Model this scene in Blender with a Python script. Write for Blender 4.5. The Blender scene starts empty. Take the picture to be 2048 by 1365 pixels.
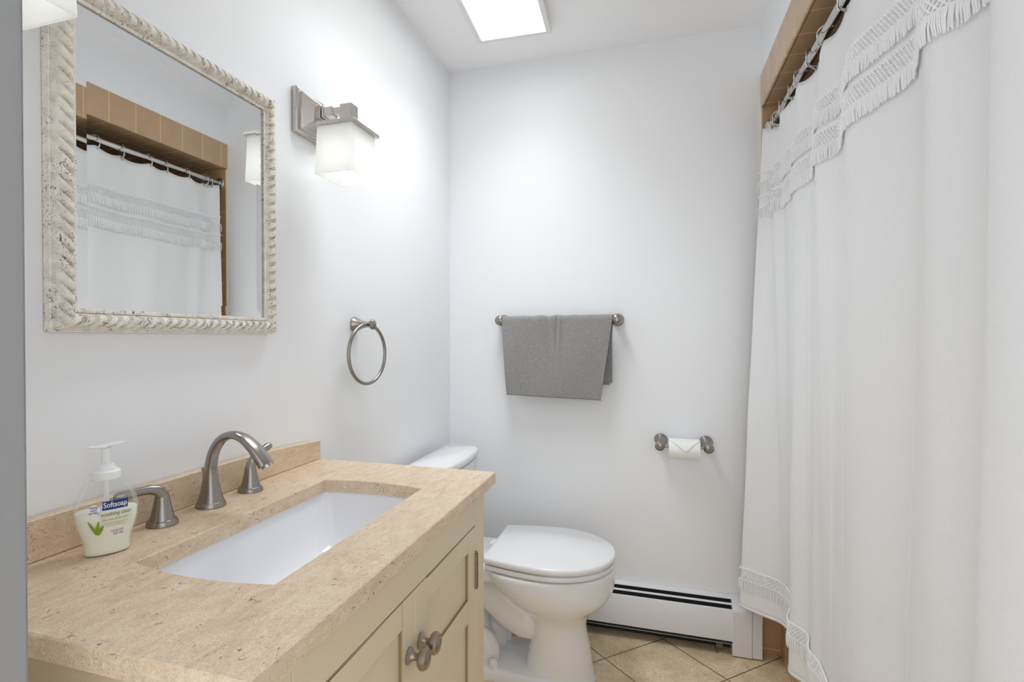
import bpy, bmesh, math, random
from mathutils import Vector, Matrix
random.seed(7)
C = bpy.context.scene.collection
S = bpy.context.scene
PI = math.pi
def R(d): return math.radians(d)

# ------------------------------------------------------------------ camera
cam_data = bpy.data.cameras.new('camera')
cam_data.sensor_fit = 'HORIZONTAL'; cam_data.sensor_width = 36.0
cam_data.lens = 1109.72 / 2048 * 36.0
cam_data.shift_x = (1024 - 949.58) / 2048
cam_data.shift_y = (689.95 - 682.5) / 2048
cam_data.clip_start = 0.01
cam = bpy.data.objects.new('camera', cam_data); C.objects.link(cam)
cam.location = (0, 0, 1.1911)
cam.rotation_euler = (PI/2 - 0.0124, 0, 0.3109)
S.camera = cam

HALL_REAR_FILL, HALL_AMBIENT = .35, 1.0
# ------------------------------------------------------------------ world (soft daylight of the hallway behind the open door)
wd = bpy.data.worlds.new('hall_daylight'); S.world = wd; wd.use_nodes = True
_t = wd.node_tree; _bg = _t.nodes['Background']
_bg.inputs[0].default_value = (0.93, 0.96, 1.0, 1)
_tc = _t.nodes.new('ShaderNodeTexCoord'); _sx = _t.nodes.new('ShaderNodeSeparateXYZ'); _t.links.new(_tc.outputs['Generated'], _sx.inputs[0])
def _m(op, a, b):
    n = _t.nodes.new('ShaderNodeMath'); n.operation = op
    for i, v in enumerate((a, b)):
        if isinstance(v, (int, float)): n.inputs[i].default_value = v
        else: _t.links.new(v, n.inputs[i])
    return n.outputs[0]
# added fill, no real window: strongest straight behind the doorway, dimmer to the sides
_f = _m('POWER', _m('MAXIMUM', _m('MULTIPLY', _sx.outputs[1], -1.0), 0.0), 2.5)
_t.links.new(_m('ADD', _m('MULTIPLY', _f, HALL_REAR_FILL), HALL_AMBIENT), _bg.inputs[1])

S.view_settings.view_transform = 'Standard'
S.view_settings.look = 'None'
S.view_settings.gamma = 1.0
S.view_settings.use_curve_mapping = False
S.view_settings.exposure = 0.38
PANEL_GLOW, BULB_GLOW, SHADE_GLOW = 3.4, 2.7, 0.05
LAMP_W, LAMP_SPREAD = 3.7, 110
S.cycles.max_bounces = 14; S.cycles.diffuse_bounces = 8; S.cycles.glossy_bounces = 6
S.cycles.transmission_bounces = 10; S.cycles.transparent_max_bounces = 16
S.cycles.use_denoising = True
S.cycles.caustics_reflective = False; S.cycles.caustics_refractive = False
S.cycles.sample_clamp_indirect = 4.0

# ------------------------------------------------------------------ node helpers
def srgb(r, g, b):
    f = lambda c: (c/255/12.92) if c/255 <= .04045 else ((c/255+.055)/1.055)**2.4
    return (f(r), f(g), f(b), 1)
class NT:
    def __init__(s, name):
        s.m = bpy.data.materials.new(name); s.m.use_nodes = True
        s.t = s.m.node_tree; s.t.nodes.clear()
        s.out = s.n('ShaderNodeOutputMaterial')
    def n(s, k, **kw):
        x = s.t.nodes.new(k)
        for a, v in kw.items(): setattr(x, a, v)
        return x
    def l(s, a, b): s.t.links.new(a, b)
    def set(s, sock, v):
        if isinstance(v, bpy.types.NodeSocket): s.l(v, sock)
        else: sock.default_value = v
    def math(s, op, a, b=None, c=None):
        x = s.n('ShaderNodeMath', operation=op); s.set(x.inputs[0], a)
        if b is not None: s.set(x.inputs[1], b)
        if c is not None: s.set(x.inputs[2], c)
        return x.outputs[0]
    def coord(s, scale=(1, 1, 1), rot=(0, 0, 0), loc=(0, 0, 0)):
        g = s.n('ShaderNodeNewGeometry'); m = s.n('ShaderNodeMapping')
        tc = s.n('ShaderNodeTexCoord')
        s.l(tc.outputs['Object'], m.inputs[0])
        m.inputs['Scale'].default_value = scale; m.inputs['Rotation'].default_value = rot; m.inputs['Location'].default_value = loc
        return m.outputs[0]
    def noise(s, vec, scale, detail=3, rough=.5, dist=0):
        x = s.n('ShaderNodeTexNoise'); s.l(vec, x.inputs['Vector'])
        x.inputs['Scale'].default_value = scale; x.inputs['Detail'].default_value = detail
        x.inputs['Roughness'].default_value = rough; x.inputs['Distortion'].default_value = dist
        return x.outputs[0]
    def ramp(s, fac, stops):
        x = s.n('ShaderNodeValToRGB'); e = x.color_ramp.elements
        while len(e) < len(stops): e.new(.5)
        for i, (p, c) in enumerate(stops):
            e[i].position = p; e[i].color = c if len(c) == 4 else (*c, 1)
        s.l(fac, x.inputs[0]); return x.outputs[0]
    def mix(s, fac, a, b, mode='MIX'):
        x = s.n('ShaderNodeMix', data_type='RGBA', blend_type=mode)
        s.set(x.inputs[0], fac); s.set(x.inputs[6], a); s.set(x.inputs[7], b); return x.outputs[2]
    def bump(s, h, strength=.3, dist=.002, normal=None):
        x = s.n('ShaderNodeBump'); x.inputs['Strength'].default_value = strength; x.inputs['Distance'].default_value = dist
        s.l(h, x.inputs['Height'])
        if normal is not None: s.l(normal, x.inputs['Normal'])
        return x.outputs[0]
    def bsdf(s, color, rough=.5, metal=0., normal=None, spec=.5, **kw):
        p = s.n('ShaderNodeBsdfPrincipled')
        s.set(p.inputs['Base Color'], color); s.set(p.inputs['Roughness'], rough); s.set(p.inputs['Metallic'], metal)
        p.inputs['Specular IOR Level'].default_value = spec
        if normal is not None: s.l(normal, p.inputs['Normal'])
        for k, v in kw.items(): s.set(p.inputs[k.replace('_', ' ')], v)
        return p.outputs[0]
    def done(s, sh): s.l(sh, s.out.inputs[0]); return s.m
    def grid(s, a, b, sa, sb, oa, ob, g):
        """mask = 1 on the joints of a tile grid; also the half-row offset is left to the caller"""
        def line(v, size, off):
            f = s.math('FRACT', s.math('DIVIDE', s.math('SUBTRACT', v, off), size))
            return s.math('GREATER_THAN', s.math('ABSOLUTE', s.math('SUBTRACT', f, .5)), .5 - g/size/2)
        return s.math('MAXIMUM', line(a, sa, oa), line(b, sb, ob))

def simple(name, col, rough=.5, metal=0., nscale=0, nstr=.1, ndist=.001, var=.0, **kw):
    m = NT(name); v = m.coord(); c = col; nrm = None
    nz = m.noise(v, nscale or 40, 4)
    if var: c = m.mix(nz, tuple(x*(1-var) for x in col[:3])+(1,), tuple(min(1, x*(1+var)) for x in col[:3])+(1,))
    if nscale: nrm = m.bump(nz, nstr, ndist)
    return m.done(m.bsdf(c, rough, metal, nrm, **kw))

def paint(name, col, rough, scale=260, strength=.10):
    m = NT(name); v = m.coord()
    a = m.noise(v, scale, 3, .6); b = m.noise(v, 5, 2)
    c = m.mix(b, tuple(x*.985 for x in col[:3])+(1,), col)
    return m.done(m.bsdf(c, rough, 0, m.bump(a, strength, .0008), .4))

WALL = paint('wall_paint', (.858, .872, .892, 1), .42)
CEIL = paint('ceiling_paint', (.915, .922, .935, 1), .7)
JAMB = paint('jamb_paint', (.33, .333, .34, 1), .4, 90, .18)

def stone(name):
    m = NT(name); v = m.coord()
    big = m.noise(v, 5.5, 4, .6, .6); mid = m.noise(m.coord((1, .35, 1)), 55, 5, .65, .8); fine = m.noise(v, 420, 3, .7)
    c = m.ramp(mid, [(.25, srgb(198, 170, 138)), (.5, srgb(221, 198, 169)), (.75, srgb(237, 221, 198))])
    c = m.mix(m.ramp(big, [(.3, (0, 0, 0)), (.7, (.55, .55, .55))]), c, srgb(222, 205, 182))
    c = m.mix(m.ramp(fine, [(.35, (.45, .45, .45)), (.55, (0, 0, 0))]), c, srgb(176, 142, 106))
    sq = m.noise(m.coord((1, .55, 1)), 95, 2, .5, 2.4); cl = m.noise(v, 22, 3, .6)
    speck = m.math('MULTIPLY', m.ramp(sq, [(.625, (0, 0, 0)), (.675, (1, 1, 1))]), m.ramp(cl, [(.46, (0, 0, 0)), (.60, (1, 1, 1))]))
    c = m.mix(m.math('MULTIPLY', speck, .8), c, srgb(104, 76, 54))
    lt = m.noise(v, 150, 2, .5, 1.); c = m.mix(m.ramp(lt, [(.66, (0, 0, 0)), (.74, (.6, .6, .6))]), c, srgb(240, 226, 204))
    return m.done(m.bsdf(c, .36, 0, m.bump(fine, .05, .0005), .45))
STONE = stone('beige_limestone')

def floor_mat():
    m = NT('diagonal_floor_tile')
    v = m.coord(rot=(0, 0, R(45))); sp = m.n('ShaderNodeSeparateXYZ'); m.l(v, sp.inputs[0])
    # tile corner passes through world (0.25, 2.095)
    a0 = (0.25*math.cos(R(45)) - 2.095*math.sin(R(45))); b0 = (0.25*math.sin(R(45)) + 2.095*math.cos(R(45)))
    g = m.grid(sp.outputs[0], sp.outputs[1], .2942, .2942, a0, b0, .0042)
    w = m.coord(); n1 = m.noise(w, 9, 5, .65, .5); n2 = m.noise(w, 120, 4, .7)
    c = m.ramp(n1, [(.3, srgb(200, 176, 138)), (.5, srgb(221, 200, 165)), (.72, srgb(234, 219, 190))])
    c = m.mix(m.ramp(n2, [(.36, (.5, .5, .5)), (.5, (0, 0, 0))]), c, srgb(150, 120, 84))
    c = m.mix(g, c, srgb(92, 68, 46))
    h = m.math('SUBTRACT', 1, g)
    return m.done(m.bsdf(c, .34, 0, m.bump(h, .5, .0015), .45))
FLOOR = floor_mat()

def wall_tile(name, axes, size, off, g=.003, rowshift=False, col=(190, 159, 124)):
    m = NT(name); v = m.coord(); sp = m.n('ShaderNodeSeparateXYZ'); m.l(v, sp.inputs[0])
    a, b = sp.outputs[axes[0]], sp.outputs[axes[1]]
    if rowshift:
        row = m.math('FLOOR', m.math('DIVIDE', m.math('SUBTRACT', b, off[1]), size[1]))
        a = m.math('ADD', a, m.math('MULTIPLY', m.math('MODULO', row, 2), size[0]/2))
    k = m.grid(a, b, size[0], size[1], off[0], off[1], g)
    n1 = m.noise(v, 14, 3, .5)
    c = m.mix(n1, srgb(*(x-9 for x in col)), srgb(*(min(255, x+7) for x in col)))
    c = m.mix(k, c, srgb(222, 196, 160))
    r = m.math('ADD', m.math('MULTIPLY', k, .5), .22)
    return m.done(m.bsdf(c, r, 0, m.bump(m.math('SUBTRACT', 1, k), .35, .001), .5))
T_FACE = wall_tile('tan_tile_header', (1, 2), (.121, 9.), (2.278, -5.), .003)
T_UNDER = wall_tile('tan_tile_alcove_ceiling', (1, 0), (.121, .121), (2.278, .389), .003, True)
T_BACK = wall_tile('tan_tile_alcove_back', (0, 2), (.121, .121), (.385, .02), .003)
T_SIDE = wall_tile('tan_tile_alcove_side', (1, 2), (.121, .121), (2.32, .02), .003)
T_APRON = wall_tile('tan_tile_tub_apron', (1, 2), (.121, .121), (2.30, .015), .003, col=(178, 142, 104))
TRIMC = simple('cream_edge_trim', srgb(222, 205, 178), .35)

def metal(name, col, rough, aniso=0.):
    m = NT(name); n = m.noise(m.coord(), 30, 2)
    r = m.math('ADD', m.math('MULTIPLY', n, .04), rough - .02)
    return m.done(m.bsdf(col, r, 1.0, None, .5))
NICKEL = metal('brushed_nickel', (.34, .315, .29, 1), .24)
NICKEL_L = metal('satin_nickel', (.58, .54, .51, 1), .27)
KNOBM = metal('aged_pewter', (.36, .30, .25, 1), .30)
BRONZE = metal('antique_brass', (.30, .23, .15, 1), .36)
CHROME = metal('chrome', (.58, .57, .55, 1), .14)
PORC = simple('white_porcelain', (.80, .805, .815, 1), .10, var=.0, spec=.5)
SEATM = simple('white_seat_plastic', (.80, .805, .815, 1), .18)
SINKM = simple('white_sink_glaze', (.84, .85, .88, 1), .08)
CREAM = simple('cream_cabinet_paint', srgb(217, 202, 173), .38, nscale=160, nstr=.05, var=.03)
RECESS_SHADE = simple('recess_shade_brown', srgb(150, 128, 92), .5)  # brown that paints in the shade on the door recess steps
DARK = simple('dark_gap', (.012, .012, .012, 1), .8)
HEATM = simple('white_enamelled_steel', (.72, .725, .735, 1), .35, nscale=60, nstr=.03)
COPPER = simple('aged_copper_pipe', (.16, .14, .08, 1), .5, .6)
BLACKM = simple('black_rubber', (.02, .02, .02, 1), .6)
PAPER = simple('white_tissue', (.86, .86, .85, 1), .9, nscale=300, nstr=.08)
CARD = simple('grey_cardboard', (.40, .36, .30, 1), .9)
def frame_mat():
    m = NT('distressed_cream_frame'); v = m.coord()
    base = m.noise(v, 60, 4, .6); c = m.ramp(base, [(.3, srgb(224, 217, 203)), (.6, srgb(245, 241, 232))])
    cr = m.noise(v, 130, 3, .55, 2.0); cl = m.noise(v, 26, 2, .5)
    k = m.math('MULTIPLY', m.ramp(cr, [(.585, (0, 0, 0)), (.625, (1, 1, 1))]), m.ramp(cl, [(.45, (0, 0, 0)), (.56, (1, 1, 1))]))
    c = m.mix(m.math('MULTIPLY', k, .85), c, srgb(92, 66, 48))
    f = m.noise(v, 700, 2); c = m.mix(m.ramp(f, [(.3, (.35, .35, .35)), (.42, (0, 0, 0))]), c, srgb(150, 132, 108))
    return m.done(m.bsdf(c, .5, 0, m.bump(f, .12, .0006), .35))
FRAME = frame_mat()
MIRROR = simple('mirror_silver', (.90, .915, .91, 1), .0, 1.0)
SILV = simple('mirror_edge', (.10, .12, .12, 1), .2, .5)

def fabric():
    m = NT('white_linen'); 
    h1 = m.noise(m.coord((1, 18, 220)), 3.2, 3, .6, .0); h2 = m.noise(m.coord((1, 240, 14)), 3.2, 3, .6, .0)
    h = m.math('ADD', h1, m.math('MULTIPLY', h2, .8))
    wr = m.noise(m.coord((1, 1, .7)), 7, 3, .5, .6)
    c = m.mix(m.math('MULTIPLY', h, .5), (.82, .828, .84, 1), (.935, .94, .95, 1))
    n = m.bump(wr, .25, .008); n = m.bump(h, .42, .0012, n)
    d = m.bsdf(c, .85, 0, n, .15)
    t = m.n('ShaderNodeBsdfTranslucent'); t.inputs[0].default_value = (.86, .87, .88, 1)
    x = m.n('ShaderNodeMixShader'); x.inputs[0].default_value = .12
    m.l(d, x.inputs[1]); m.l(t.outputs[0], x.inputs[2]); return m.done(x.outputs[0])
LINEN = fabric()
LACE = simple('white_cotton_cord', (.88, .885, .895, 1), .9)
def terry():
    m = NT('grey_terry'); v = m.coord()
    a = m.noise(v, 430, 4, .8); b = m.noise(v, 16, 3)
    c = m.ramp(a, [(.36, (.19, .187, .184)), (.5, (.335, .329, .325)), (.64, (.52, .51, .50))])
    c = m.mix(m.math('MULTIPLY', b, .25), c, (.40, .375, .355, 1))
    return m.done(m.bsdf(c, .95, 0, m.bump(a, .9, .004), .1, Sheen_Weight=.3))
TERRY = terry()
def shade_mat():
    m = NT('frosted_glass')
    t = m.n('ShaderNodeBsdfTranslucent'); t.inputs[0].default_value = (.95, .955, .94, 1)
    d = m.bsdf((.9, .9, .89, 1), .3); tr = m.n('ShaderNodeBsdfTransparent'); tr.inputs[0].default_value = (1, 1, .985, 1)
    e = m.n('ShaderNodeEmission'); e.inputs[0].default_value = (.985, 1, .985, 1); e.inputs[1].default_value = SHADE_GLOW
    a = m.n('ShaderNodeMixShader'); a.inputs[0].default_value = .35; m.l(t.outputs[0], a.inputs[1]); m.l(d, a.inputs[2])
    b = m.n('ShaderNodeMixShader'); b.inputs[0].default_value = .10; m.l(a.outputs[0], b.inputs[1]); m.l(tr.outputs[0], b.inputs[2])
    s = m.n('ShaderNodeAddShader'); m.l(b.outputs[0], s.inputs[0]); m.l(e.outputs[0], s.inputs[1])
    return m.done(s.outputs[0])
SHADE = shade_mat()
def glow(name, col, st):
    m = NT(name); e = m.n('ShaderNodeEmission'); e.inputs[0].default_value = col; e.inputs[1].default_value = st
    return m.done(e.outputs[0])
BULB = glow('lit_bulb', (1, .985, .95, 1), BULB_GLOW)
PANEL = glow('lit_panel', (1, 1, .985, 1), PANEL_GLOW)
def clear_plastic(name, tint, gl, alpha):
    m = NT(name); tr = m.n('ShaderNodeBsdfTransparent'); tr.inputs[0].default_value = tint
    g = m.bsdf((.9, .92, .92, 1), .06, 0, None, .5)
    f = m.n('ShaderNodeFresnel'); f.inputs[0].default_value = 1.42
    k = m.math('ADD', m.math('MULTIPLY', f.outputs[0], gl), alpha)
    x = m.n('ShaderNodeMixShader'); m.l(k, x.inputs[0]); m.l(tr.outputs[0], x.inputs[1]); m.l(g, x.inputs[2])
    return m.done(x.outputs[0])
CLEAR = clear_plastic('clear_bottle_plastic', (.985, .99, .985, 1), .30, .035)
PUMPM = simple('white_translucent_plastic', (.86, .87, .875, 1), .3, Subsurface_Weight=.2)
SOAPM = simple('milky_soap', srgb(246, 243, 232), .35)
INKB = simple('blue_print', srgb(22, 52, 120), .4)
INKW = simple('white_print', (.88, .88, .88, 1), .4)
INKG = simple('grey_green_print', srgb(92, 104, 84), .4)
LEAF = simple('aloe_green_print', srgb(128, 160, 40), .4, nscale=60, var=.25)
SWOOSH = clear_plastic('pale_green_print', (.96, .975, .90, 1), .1, .10)

# ------------------------------------------------------------------ mesh helpers
class M:
    def __init__(s): s.v = []; s.f = []
    def add(s, vs, fs):
        o = len(s.v); s.v += [tuple(p) for p in vs]; s.f += [tuple(i+o for i in f) for f in fs]; return s
    def box(s, x0, x1, y0, y1, z0, z1):
        return s.add([(x0, y0, z0), (x1, y0, z0), (x1, y1, z0), (x0, y1, z0), (x0, y0, z1), (x1, y0, z1), (x1, y1, z1), (x0, y1, z1)],
                     [(3, 2, 1, 0), (4, 5, 6, 7), (0, 1, 5, 4), (1, 2, 6, 5), (2, 3, 7, 6), (3, 0, 4, 7)])
    def loft(s, rings, cap0=True, cap1=True, closed=True):
        n = len(rings[0]); vs = [p for r in rings for p in r]; fs = []
        for i in range(len(rings)-1):
            for j in range(n if closed else n-1):
                k = (j+1) % n; fs.append((i*n+j, i*n+k, (i+1)*n+k, (i+1)*n+j))
        if closed and cap0: fs.append(tuple(range(n-1, -1, -1)))
        if closed and cap1: fs.append(tuple((len(rings)-1)*n+j for j in range(n)))
        return s.add(vs, fs)
    def lathe(s, prof, o=(0, 0, 0), ax=(0, 0, 1), n=32, cap0=True, cap1=True):
        ax = Vector(ax).normalized(); u = ax.orthogonal().normalized(); w = ax.cross(u); o = Vector(o)
        return s.loft([[o + ax*h + (u*math.cos(t)+w*math.sin(t))*max(r, 1e-5) for t in (2*PI*k/n for k in range(n))] for r, h in prof], cap0, cap1)
    def tube(s, path, r, n=12, closed=False, cap=True, squash=None):
        P = [Vector(p) for p in path]; L = len(P); rings = []; up = None
        for i in range(L):
            a = P[(i-1) % L] if (closed or i > 0) else P[i]; b = P[(i+1) % L] if (closed or i < L-1) else P[i]
            t = (b-a).normalized()
            if up is None: up = t.orthogonal().normalized()
            else: up = (up - t*up.dot(t)).normalized()
            w = t.cross(up); rr = r[i] if isinstance(r, (list, tuple)) else r
            rings.append([P[i] + (up*math.cos(q)+w*math.sin(q))*rr for q in (2*PI*k/n for k in range(n))])
        if closed: rings.append(rings[0])
        return s.loft(rings, cap and not closed, cap and not closed)
    def grid(s, fn, nu, nv):
        vs = [fn(i/(nu-1), j/(nv-1)) for i in range(nu) for j in range(nv)]
        return s.add(vs, [(i*nv+j, (i+1)*nv+j, (i+1)*nv+j+1, i*nv+j+1) for i in range(nu-1) for j in range(nv-1)])
    def sphere(s, c, r, n=16, sc=(1, 1, 1)):
        c = Vector(c); rings = []
        for i in range(n//2+1):
            t = PI*i/(n//2); rings.append([c+Vector((r*sc[0]*max(math.sin(t), 1e-4)*math.cos(q), r*sc[1]*max(math.sin(t), 1e-4)*math.sin(q), -r*sc[2]*math.cos(t))) for q in (2*PI*k/n for k in range(n))])
        return s.loft(rings)

def root_loc(p):
    v = Vector((0, 0, 0))
    while p is not None: v += p.location; p = p.parent
    return v
def obj(name, m, mat, parent=None, bevel=0, seg=2, sub=0, solid=0, angle=35, flat=False, weld=True, loc=None):
    """links ONE mesh object; vertices are given in world space"""
    base = root_loc(parent) if parent is not None else (Vector(loc) if loc is not None else Vector((0, 0, 0)))
    me = bpy.data.meshes.new(name); me.from_pydata([Vector(p)-base for p in m.v], [], m.f); me.update()
    b = bmesh.new(); b.from_mesh(me)
    if weld: bmesh.ops.remove_doubles(b, verts=b.verts, dist=1e-5)
    bmesh.ops.recalc_face_normals(b, faces=b.faces)
    b.to_mesh(me); b.free()
    me.materials.append(mat)
    o = bpy.data.objects.new(name, me); C.objects.link(o)
    if parent is not None: o.parent = parent
    elif loc is not None: o.location = loc
    if solid:
        q = o.modifiers.new('solid', 'SOLIDIFY'); q.thickness = solid; q.offset = 0
    if bevel:
        q = o.modifiers.new('bevel', 'BEVEL'); q.width = bevel; q.segments = seg; q.limit_method = 'ANGLE'; q.angle_limit = R(30)
    if sub:
        q = o.modifiers.new('sub', 'SUBSURF'); q.levels = sub; q.render_levels = sub
    for p in me.polygons: p.use_smooth = not flat
    if not flat and not sub: me.set_sharp_from_angle(angle=R(angle))
    return o
def tag(o, label=None, cat=None, group=None, kind=None):
    for k, v in (('label', label), ('category', cat), ('group', group), ('kind', kind)):
        if v: o[k] = v
    return o
def thing(name, loc, label, cat, group=None):
    o = bpy.data.objects.new(name, None); C.objects.link(o); o.location = loc; o.empty_display_size = .05
    return tag(o, label, cat, group)
def struct(name, m, mat, **kw): return tag(obj(name, m, mat, **kw), kind='structure')
def copy_tree(o, parent=None):
    c = o.copy(); C.objects.link(c)
    if parent is not None: c.parent = parent
    for ch in list(o.children): copy_tree(ch, c)
    return c
def interp(tab, x):
    """smooth monotone-ish (Catmull-Rom style hermite) interpolation of a sorted (x, y) table"""
    if x <= tab[0][0]: return tab[0][1]
    if x >= tab[-1][0]: return tab[-1][1]
    for i in range(len(tab)-1):
        if x <= tab[i+1][0]: break
    x0, y0 = tab[i]; x1, y1 = tab[i+1]; h = x1-x0
    d = (y1-y0)/h
    def slope(k):
        if k == 0 or k == len(tab)-1: return d
        a = (tab[k][1]-tab[k-1][1])/(tab[k][0]-tab[k-1][0]); b = (tab[k+1][1]-tab[k][1])/(tab[k+1][0]-tab[k][0])
        return 0 if a*b <= 0 else 2*a*b/(a+b)
    t = (x-x0)/h; m0, m1 = slope(i)*h, slope(i+1)*h
    return (2*t**3-3*t*t+1)*y0 + (t**3-2*t*t+t)*m0 + (-2*t**3+3*t*t)*y1 + (t**3-t*t)*m1

# ------------------------------------------------------------------ the room
XL, YB, ZC, XS, YF = -.861, 2.32, 2.364, .38, .36
XA0, XA1, YA = .459, 1.20, .70           # tub apron, far alcove wall, near alcove wall
struct('floor', M().box(XL-.12, 1.3, -1.2, YB+.12, -.06, 0), FLOOR)
struct('wall_left', M().box(XL-.12, XL, YF-.12, YB+.12, 0, ZC), WALL)
struct('wall_back', M().box(XL, XA1+.1, YB, YB+.12, 0, ZC), WALL)
struct('ceiling', M().box(XL-.12, XA1+.1, YF-.12, YB+.12, ZC, ZC+.08), CEIL)
mf = M()
mf.box(XL, -.571, YF-.12, YF-.0005, 0, ZC); mf.box(.42, XA1+.1, YF-.12, YF-.0005, 0, ZC); mf.box(-.571, .42, YF-.12, YF-.0005, 2.27, ZC)  # unseen opening made wider and taller to let in more hall light
struct('wall_front', mf, WALL)
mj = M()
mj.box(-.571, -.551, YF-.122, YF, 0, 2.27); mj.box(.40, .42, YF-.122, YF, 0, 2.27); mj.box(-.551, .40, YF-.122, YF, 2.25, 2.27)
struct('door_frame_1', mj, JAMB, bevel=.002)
mr = M().box(XS, XS+.02, YF, YB, 2.176, ZC); 
struct('wall_right', mr, WALL)
struct('wall_alcove_front', M().box(XS+.06, XA1+.1, YF, YA, 0, 2.176).box(XS+.02, XA1+.1, YF, YA, 2.176, ZC), WALL)
# tiled header over the tub, tiled alcove
mh = M().box(XS, XS+.012, YA, YB, 2.052, 2.178)
struct('trim_1', mh, T_FACE, bevel=.005, seg=3)
struct('trim_2', M().box(XS+.012, XA1, YA, YB, 2.054, 2.10), T_UNDER)
struct('wall_alcove_back', M().box(.388, XA1, YB-.007, YB, 0, 2.054), T_BACK)
struct('wall_alcove_side', M().box(XA1, XA1+.1, YA, YB, 0, 2.10), T_SIDE)
struct('trim_3', M().box(.381, .388, YB-.008, YB, 0, 2.052), TRIMC, bevel=.002)
tub = thing('bathtub', (.83, 1.51, 0), 'built-in bathtub with tan tiled front standing behind the white shower curtain', 'bathtub')
obj('apron', M().box(XA0, XA0+.05, YA, YB-.007, 0, .40), T_APRON, tub, bevel=.003)
def rr(x0, x1, y0, y1, r, z, n=6):
    P = []
    for cx, cy, a0 in ((x1-r, y1-r, 0), (x0+r, y1-r, 90), (x0+r, y0+r, 180), (x1-r, y0+r, 270)):
        for k in range(n+1):
            a = R(a0+90*k/n); P.append((cx+r*math.cos(a), cy+r*math.sin(a), z))
    return P
mt = M().loft([rr(XA0+.052, XA1-.002, YA+.005, YB-.01, .02, .36), rr(XA0+.052, XA1-.002, YA+.005, YB-.01, .02, .41), rr(XA0+.115, XA1-.06, YA+.09, YB-.07, .10, .41),
               rr(XA0+.125, XA1-.07, YA+.10, YB-.08, .10, .39), rr(XA0+.17, XA1-.12, YA+.2, YB-.14, .12, .06)], False, True)
obj('basin', mt, PORC, tub)

# ------------------------------------------------------------------ ceiling light
cl = thing('ceiling_light', (-.49, 1.632, ZC), 'long bright white panel light mounted on the ceiling', 'ceiling light')
cl.rotation_euler = (0, 0, R(2.2))
def lf(m): return m
fx, fy = .1235, .420     # half size of the lit face
fm = M()
for (x0, x1, y0, y1) in ((-fx-.018, -fx, -fy-.018, fy+.018), (fx, fx+.018, -fy-.018, fy+.018), (-fx, fx, -fy-.018, -fy), (-fx, fx, fy, fy+.018)):
    fm.box(x0-.49, x1-.49, y0+1.632, y1+1.632, 2.329, ZC)
obj('frame', fm, simple('white_light_frame', (.8, .8, .79, 1), .4), cl, bevel=.002)
obj('diffuser', M().box(-fx-.49, fx-.49, 1.632-fy, 1.632+fy, 2.331, 2.345), PANEL, cl)
la = bpy.data.lights.new('panel_lamp', 'AREA'); la.shape = 'RECTANGLE'; la.size = 2*fx-.006; la.size_y = 2*fy-.006
la.energy = LAMP_W; la.spread = R(LAMP_SPREAD); la.color = (.925, .965, 1.0)
lo = bpy.data.objects.new('lamp', la); C.objects.link(lo); lo.parent = cl; lo.location = (0, 0, 2.3295-ZC)

# ------------------------------------------------------------------ wall sconces
def make_sconce():
    yc, zc = 1.246, 1.764
    t = thing('wall_sconce', (XL, yc, zc), 'brushed nickel sconce with frosted square shade between mirror and back wall', 'wall lamp', 'sconces beside the mirror')
    p = M(); h = .061; v = .057
    def sq(a, b, x): return [(XL+x, yc-a, zc-b), (XL+x, yc+a, zc-b), (XL+x, yc+a, zc+b), (XL+x, yc-a, zc+b)]
    p.loft([sq(h, v, .0005), sq(h, v, .014), sq(h-.005, v-.005, .018), sq(h-.011, v-.011, .018), sq(h-.011, v-.011, .022), sq(h-.032, v-.030, .046)])
    obj('backplate', p, NICKEL_L, t, bevel=.0015)
    zt = 1.714
    a = M(); z0, z1 = 1.754, 1.778
    a.box(XL+.044, XL+.054, yc-.018, yc+.018, z0-.004, z1+.006); a.box(XL+.056, XL+.061, yc-.016, yc+.016, z0-.002, z1+.004)
    a.box(XL+.060, -.775, yc-.013, yc+.013, z0+.001, z1); a.box(-.779, -.776, yc-.014, yc+.014, z0, z1+.002)
    a.box(-.776, -.730, yc-.010, yc+.010, z0+.004, z1-.003)
    obj('arm', a, NICKEL_L, t, bevel=.001)
    obj('finial', M().box(-.752, -.718, yc-.016, yc+.016, 1.7215, 1.779), NICKEL_L, t, bevel=.0012)
    x0, x1, y0, y1 = -.795, -.688, yc-.0645, yc+.0645
    obj('shade_cap', M().box(x0+.006, x1+.003, y0-.001, y1+.003, 1.7125, 1.7215), NICKEL_L, t, bevel=.001)
    def q(e, z): return rr(x0-e, x1+e, y0-e, y1+e, .006, z, 3)
    th = .005; s = M()
    s.loft([q(-.004, 1.7125), q(0, 1.595), q(-th, 1.595), q(-.004-th, 1.7115)], False, False)
    obj('shade', s, SHADE, t)
    b = M(); c = ((x0+x1)/2, yc, 0)
    b.lathe([(.006, 1.618-.010), (.016, 1.611), (.026, 1.620), (.0285, 1.634), (.025, 1.648), (.016, 1.664), (.013, 1.676)], c, (0, 0, 1), 24)
    obj('bulb', b, BULB, t)
    obj('socket', M().lathe([(.015, 1.676), (.015, 1.7125)], c, (0, 0, 1), 20), NICKEL_L, t)
    return t
sc1 = make_sconce()
sc2 = copy_tree(sc1); sc2.location.y -= .793
sc2['label'] = 'frosted square sconce shade above the mirror corner, cut by the top edge at the doorway'

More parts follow.
